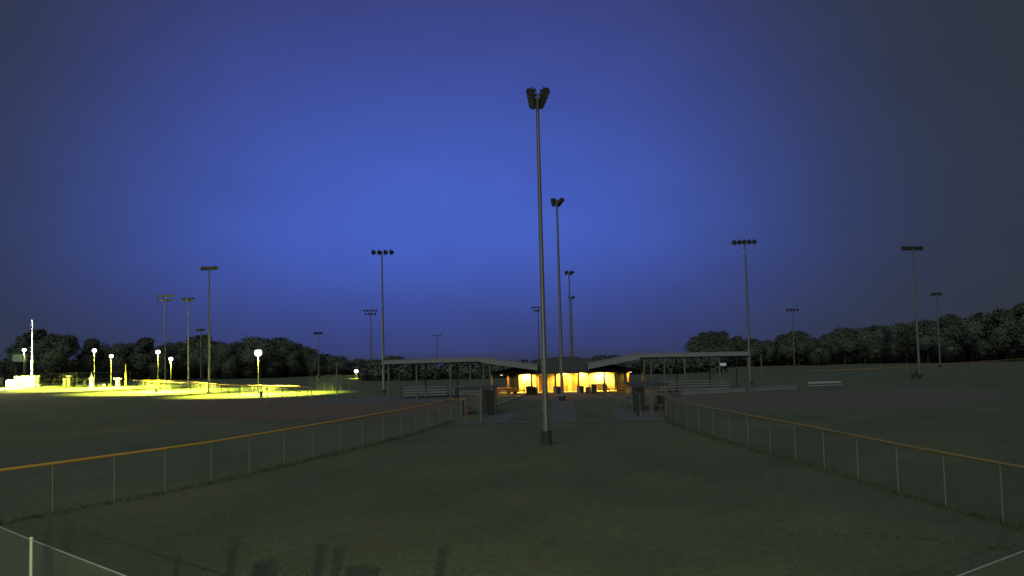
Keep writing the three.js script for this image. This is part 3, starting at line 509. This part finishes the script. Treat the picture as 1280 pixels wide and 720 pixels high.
// ------------------------------------------------------------------ the lit corner at the far left
{ const t = thing('monument', 'white block monument glaring beside the flagpole', 'monument', [-115.6, 0, -228.6]); part('plinth', rbox(6.1, 0.4, 1.3, 0, 0.2, 0, 0.05), mat.white, t); part('block', rbox(5.7, 2.1, 0.9, 0, 1.45, 0, 0.06), mat.white, t); part('coping', rbox(5.9, 0.16, 1.05, 0, 2.58, 0, 0.04), mat.white, t); }
{ const t = thing('flagpole', 'white flagpole lit brightly from its foot at the far left', 'flagpole', [-113.15, 0, -226]); part('pole', cyl(0.2, 0.11, 15.6, 0, 0, 0, 12), mat.white, t); part('finial', new THREE.SphereGeometry(0.2, 12, 8).translate(0, 15.75, 0), mat.white, t); part('base_flange', cyl(0.36, 0.32, 0.2, 0, 0, 0, 14), mat.white, t); part('halyard_cleat', box(0.1, 0.25, 0.14, -0.2, 1.3, 0.1), mat.steel, t); part('halyard', bar(V(0.22, 1.2, 0), V(0.16, 15.4, 0), 0.015, 4), mat.white, t); }
{
  const t = thing('floodlight_fixture', 'glaring ground floodlight in front of the white monument', 'floodlight', [-116.4, 0, -223.6]);
  part('housing', rbox(3.1, 1.5, 0.35, 0, 1.05, -0.05, 0.06), mat.lampDark, t); part('bracket', [box(0.1, 0.9, 0.1, -1.62, 0.45, 0), box(0.1, 0.9, 0.1, 1.62, 0.45, 0), box(3.4, 0.08, 0.4, 0, 0.04, 0)], mat.steel, t);
  for (const x of [-1.02, 0, 1.02]) for (const y of [0.72, 1.38]) part('lamp_lens', rbox(0.94, 0.58, 0.06, x, y, 0.16, 0.03), floodGlow, t, 'glaring white lens facing the field');
  part('lamp_lens', rbox(2.6, 0.06, 0.26, 0, 1.84, -0.05, 0.02), floodGlow, t, 'glaring lens facing up the flagpole');
  spot(rgb(1, 0.93, 1), 9000, V(-116.0, 2.1, -223.6), V(-113.15, 9, -226), 0.95, 0.9, 10);
  spot(rgb(1, 0.9, 0.35), 5200, V(-116.4, 0.95, -223.2), V(-114, 0, -212), 1.2, 0.9, 10);
}
{ const t = thing('scoreboard', 'dim bluish-grey board on two posts left of the flagpole', 'scoreboard', [-121, 0, -236]); part('panel', new THREE.BoxGeometry(3.5, 1.7, 0.18, 8, 1, 1).translate(0, 7.0, 0).rotateZ(0.03), mat.board, t); part('frame', [box(3.7, 0.1, 0.24, 0, 7.9, 0), box(3.7, 0.1, 0.24, 0, 6.1, 0)], mat.steel, t); for (const x of [-1.2, 1.2]) part('post', cyl(0.09, 0.09, 6.2, x, 0, -0.2, 8), mat.lampDark, t); }
{ const t = thing('gate_pillar', 'yellow-lit pillar with a wide cap right of the lit bin', 'pillar', [-103.9, 0, -225]); part('shaft', rbox(0.66, 2.2, 0.66, 0, 1.1, 0, 0.03), mat.block, t); part('cap', rbox(1.05, 0.28, 1.05, 0, 2.34, 0, 0.04), mat.white, t); part('base', rbox(0.85, 0.25, 0.85, 0, 0.125, 0, 0.03), mat.block, t); }
{ const t = thing('gate_pillar', 'short lit pillar with a wide cap at the start of the floodlit fence', 'pillar', [-86.5, 0, -210.3]); part('shaft', rbox(0.7, 1.6, 0.7, 0, 0.8, 0, 0.03), mat.block, t); part('cap', rbox(1.35, 0.3, 1.2, 0, 1.75, 0, 0.05), mat.white, t); part('base', rbox(0.9, 0.2, 0.9, 0, 0.1, 0, 0.03), mat.block, t); }
{ const t = thing('memorial_urn', 'white bottle-shaped column with a thin tip on the floodlit grass', 'memorial', [-93.2, 0, -212.4]); part('body', new THREE.LatheGeometry([[0.5, 0], [0.52, 0.2], [0.44, 0.3], [0.42, 1.4], [0.5, 1.7], [0.5, 2.05], [0.4, 2.2], [0.18, 2.35]].map(([x, y]) => new THREE.Vector2(x, y)), 16), mat.white, t); part('neck', new THREE.LatheGeometry([[0.18, 2.35], [0.13, 2.8], [0.05, 2.95], [0.045, 3.4], [0.001, 3.45]].map(([x, y]) => new THREE.Vector2(x, y)), 10), mat.white, t); }
function crate(label, [x, z], w, h, d, m) { const t = thing('field_box', label, 'box', [x, 0, z], 0.2); part('box_body', rbox(w, h - 0.08, d, 0, (h - 0.08) / 2, 0, 0.02), m, t); part('box_lid', rbox(w + 0.05, 0.07, d + 0.05, 0, h - 0.035, 0, 0.02), m, t); part('handle', bar(V(-0.12, h * 0.6, d / 2 + 0.03), V(0.12, h * 0.6, d / 2 + 0.03), 0.02), mat.steel, t); }
crate('low lit box just right of the white bottle-shaped column', [-94.2, -219], 0.8, 0.5, 0.6, mat.binPale);
crate('second low lit box farther right of the white bottle-shaped column', [-92.4, -217], 0.7, 0.55, 0.6, mat.white);
crate('small lit box alone left of the short capped pillar', [-91.9, -219], 0.6, 0.6, 0.5, mat.binPale);
crate('small white box behind the floodlit grass, between the two nearer lit masts', [-71.3, -199.8], 0.5, 0.5, 0.4, mat.white);
crate('lit figure-sized upright box left of the white bottle-shaped column', [-97.2, -218], 0.5, 1.4, 0.4, mat.binPale);

// ------------------------------------------------------------------ path lamps with glowing globes
const pathLamps = [];
function pathLamp(label, [x, z], h, r, power, m = globeGlow, color = rgb(0.95, 1, 0.085), cone = 1.24) {
  const t = thing('path_lamp', label, 'street lamp', [x, 0, z], 0, 'glowing lamps of the far fields');
  part('pole', cyl(0.06, 0.04, h - r, 0, 0, 0, 8), mat.lampDark, t); part('collar', cyl(0.14, 0.2, 0.12, 0, h - r - 0.06, 0, 10), mat.lampDark, t);
  part('lamp_globe', new THREE.SphereGeometry(r, 16, 10).translate(0, h, 0), m, t); part('lamp_cap', new THREE.LatheGeometry([[r * 0.75, r * 0.72], [r * 0.5, r * 0.98], [0.05, r * 1.12], [0.001, r * 1.12]].map(([a, b]) => new THREE.Vector2(a, b + h)), 12), mat.lampDark, t);
  spot(color, power, V(x, h - r - 0.1, z), V(x, 0, z), cone, 0.15, 8);
}
pathLamp('glowing lamp just left of the flagpole', [-113, -222], 8.7, 0.42, 11000);
pathLamp('taller of the pair of glowing lamps left of centre in the left treeline', [-87.2, -200], 7.9, 0.42, 25000, globeGlow, undefined, 1.27);
pathLamp('lower of the pair of glowing lamps, right of the taller one', [-84.5, -202], 6.65, 0.4, 14000, globeGlow, undefined, 1.27);
pathLamp('glowing lamp just left of the two-tier light mast', [-63.6, -172], 7.0, 0.4, 23000, globeGlow, undefined, 1.25);
pathLamp('small glowing lamp between the two-tier mast and the mast with lit lower pole', [-58.8, -165], 5.7, 0.34, 15000, globeGlow, undefined, 1.29);
pathLamp('largest and brightest glowing lamp, over the floodlit grass', [-38.5, -145], 6.25, 0.54, 18000, globeGlow, undefined, 1.23);
pathLamp('low glowing lamp far off left of the left canopy', [-38.5, -235], 1.75, 0.45, 500);
pathLamp('tiny orange lamp right of the low far lamp', [-36.4, -243], 0.55, 0.22, 60, paleGlow, rgb(1, 0.6, 0.25));

// ------------------------------------------------------------------ the lamps outside the frame whose light the photograph shows
{ // yard lamp on the pole under the camera, and the posts and boards by the fence corner whose shadows lie on the lawn
  const t = thing('yard_lamp', 'yard lamp on a timber pole below the viewpoint', 'street lamp', [-1, 0, 0.45]);
  part('pole', cyl(0.13, 0.11, 5.0, 0, 0, 0, 10), mat.wood, t); part('arm', bar(V(0, 4.45, 0), V(0, 4.45, -0.4), 0.03), mat.steel, t);
  const hd = part('lamp_housing', rbox(0.34, 0.22, 0.14, 0, 4.4, -0.45, 0.03), mat.lampDark, t); part('lamp_lens', rbox(0.28, 0.16, 0.02, 0, 4.39, -0.53, 0.008), glowing(0.8, 1, 0.65, 4), hd);
  spot(rgb(0.82, 1, 0.38), 1000, V(-1, 4.35, -0.16), V(-7, 0, -24), 0.95, 0.9, 2);
  const post = (name, label, x, z, w, hh) => { const o = thing(name, label, 'post', [x, 0, z], Math.atan2(x + 1, -z) * -1); part('post', box(0.09, hh, 0.09, 0, hh / 2, 0), mat.wood, o); if (w > 0.15) part('board', rbox(w, 0.9, 0.04, 0, hh - 0.45, 0.07, 0.01), mat.wood, o); else part('cap', box(0.12, 0.04, 0.12, 0, hh + 0.02, 0), mat.steel, o); };
  post('board_post', 'leftmost board on a post below the picture by the fence corner', -3.8, -10, 0.26, 2.55);
  post('board_post', 'middle board on a post below the picture by the fence corner', -3.15, -9.9, 0.24, 2.7);
  post('board_post', 'rightmost board on a post below the picture by the fence corner', -2.15, -9.8, 0.34, 2.65);
  post('timber_post', 'left timber post below the picture by the fence corner', -3.5, -9.9, 0.1, 2.86);
  post('timber_post', 'middle timber post below the picture by the fence corner', -2.6, -9.8, 0.1, 2.78);
  post('timber_post', 'right timber post below the picture by the fence corner', -2.42, -9.8, 0.1, 2.76);
  post('timber_post', 'outer timber post at far left below the picture', -4.9, -9.2, 0.1, 3.1);
  post('timber_post', 'inner timber post nearest the centre below the picture', -1.38, -9.8, 0.1, 2.74);
}
shadow(scene);
renderer.render(scene, camera);
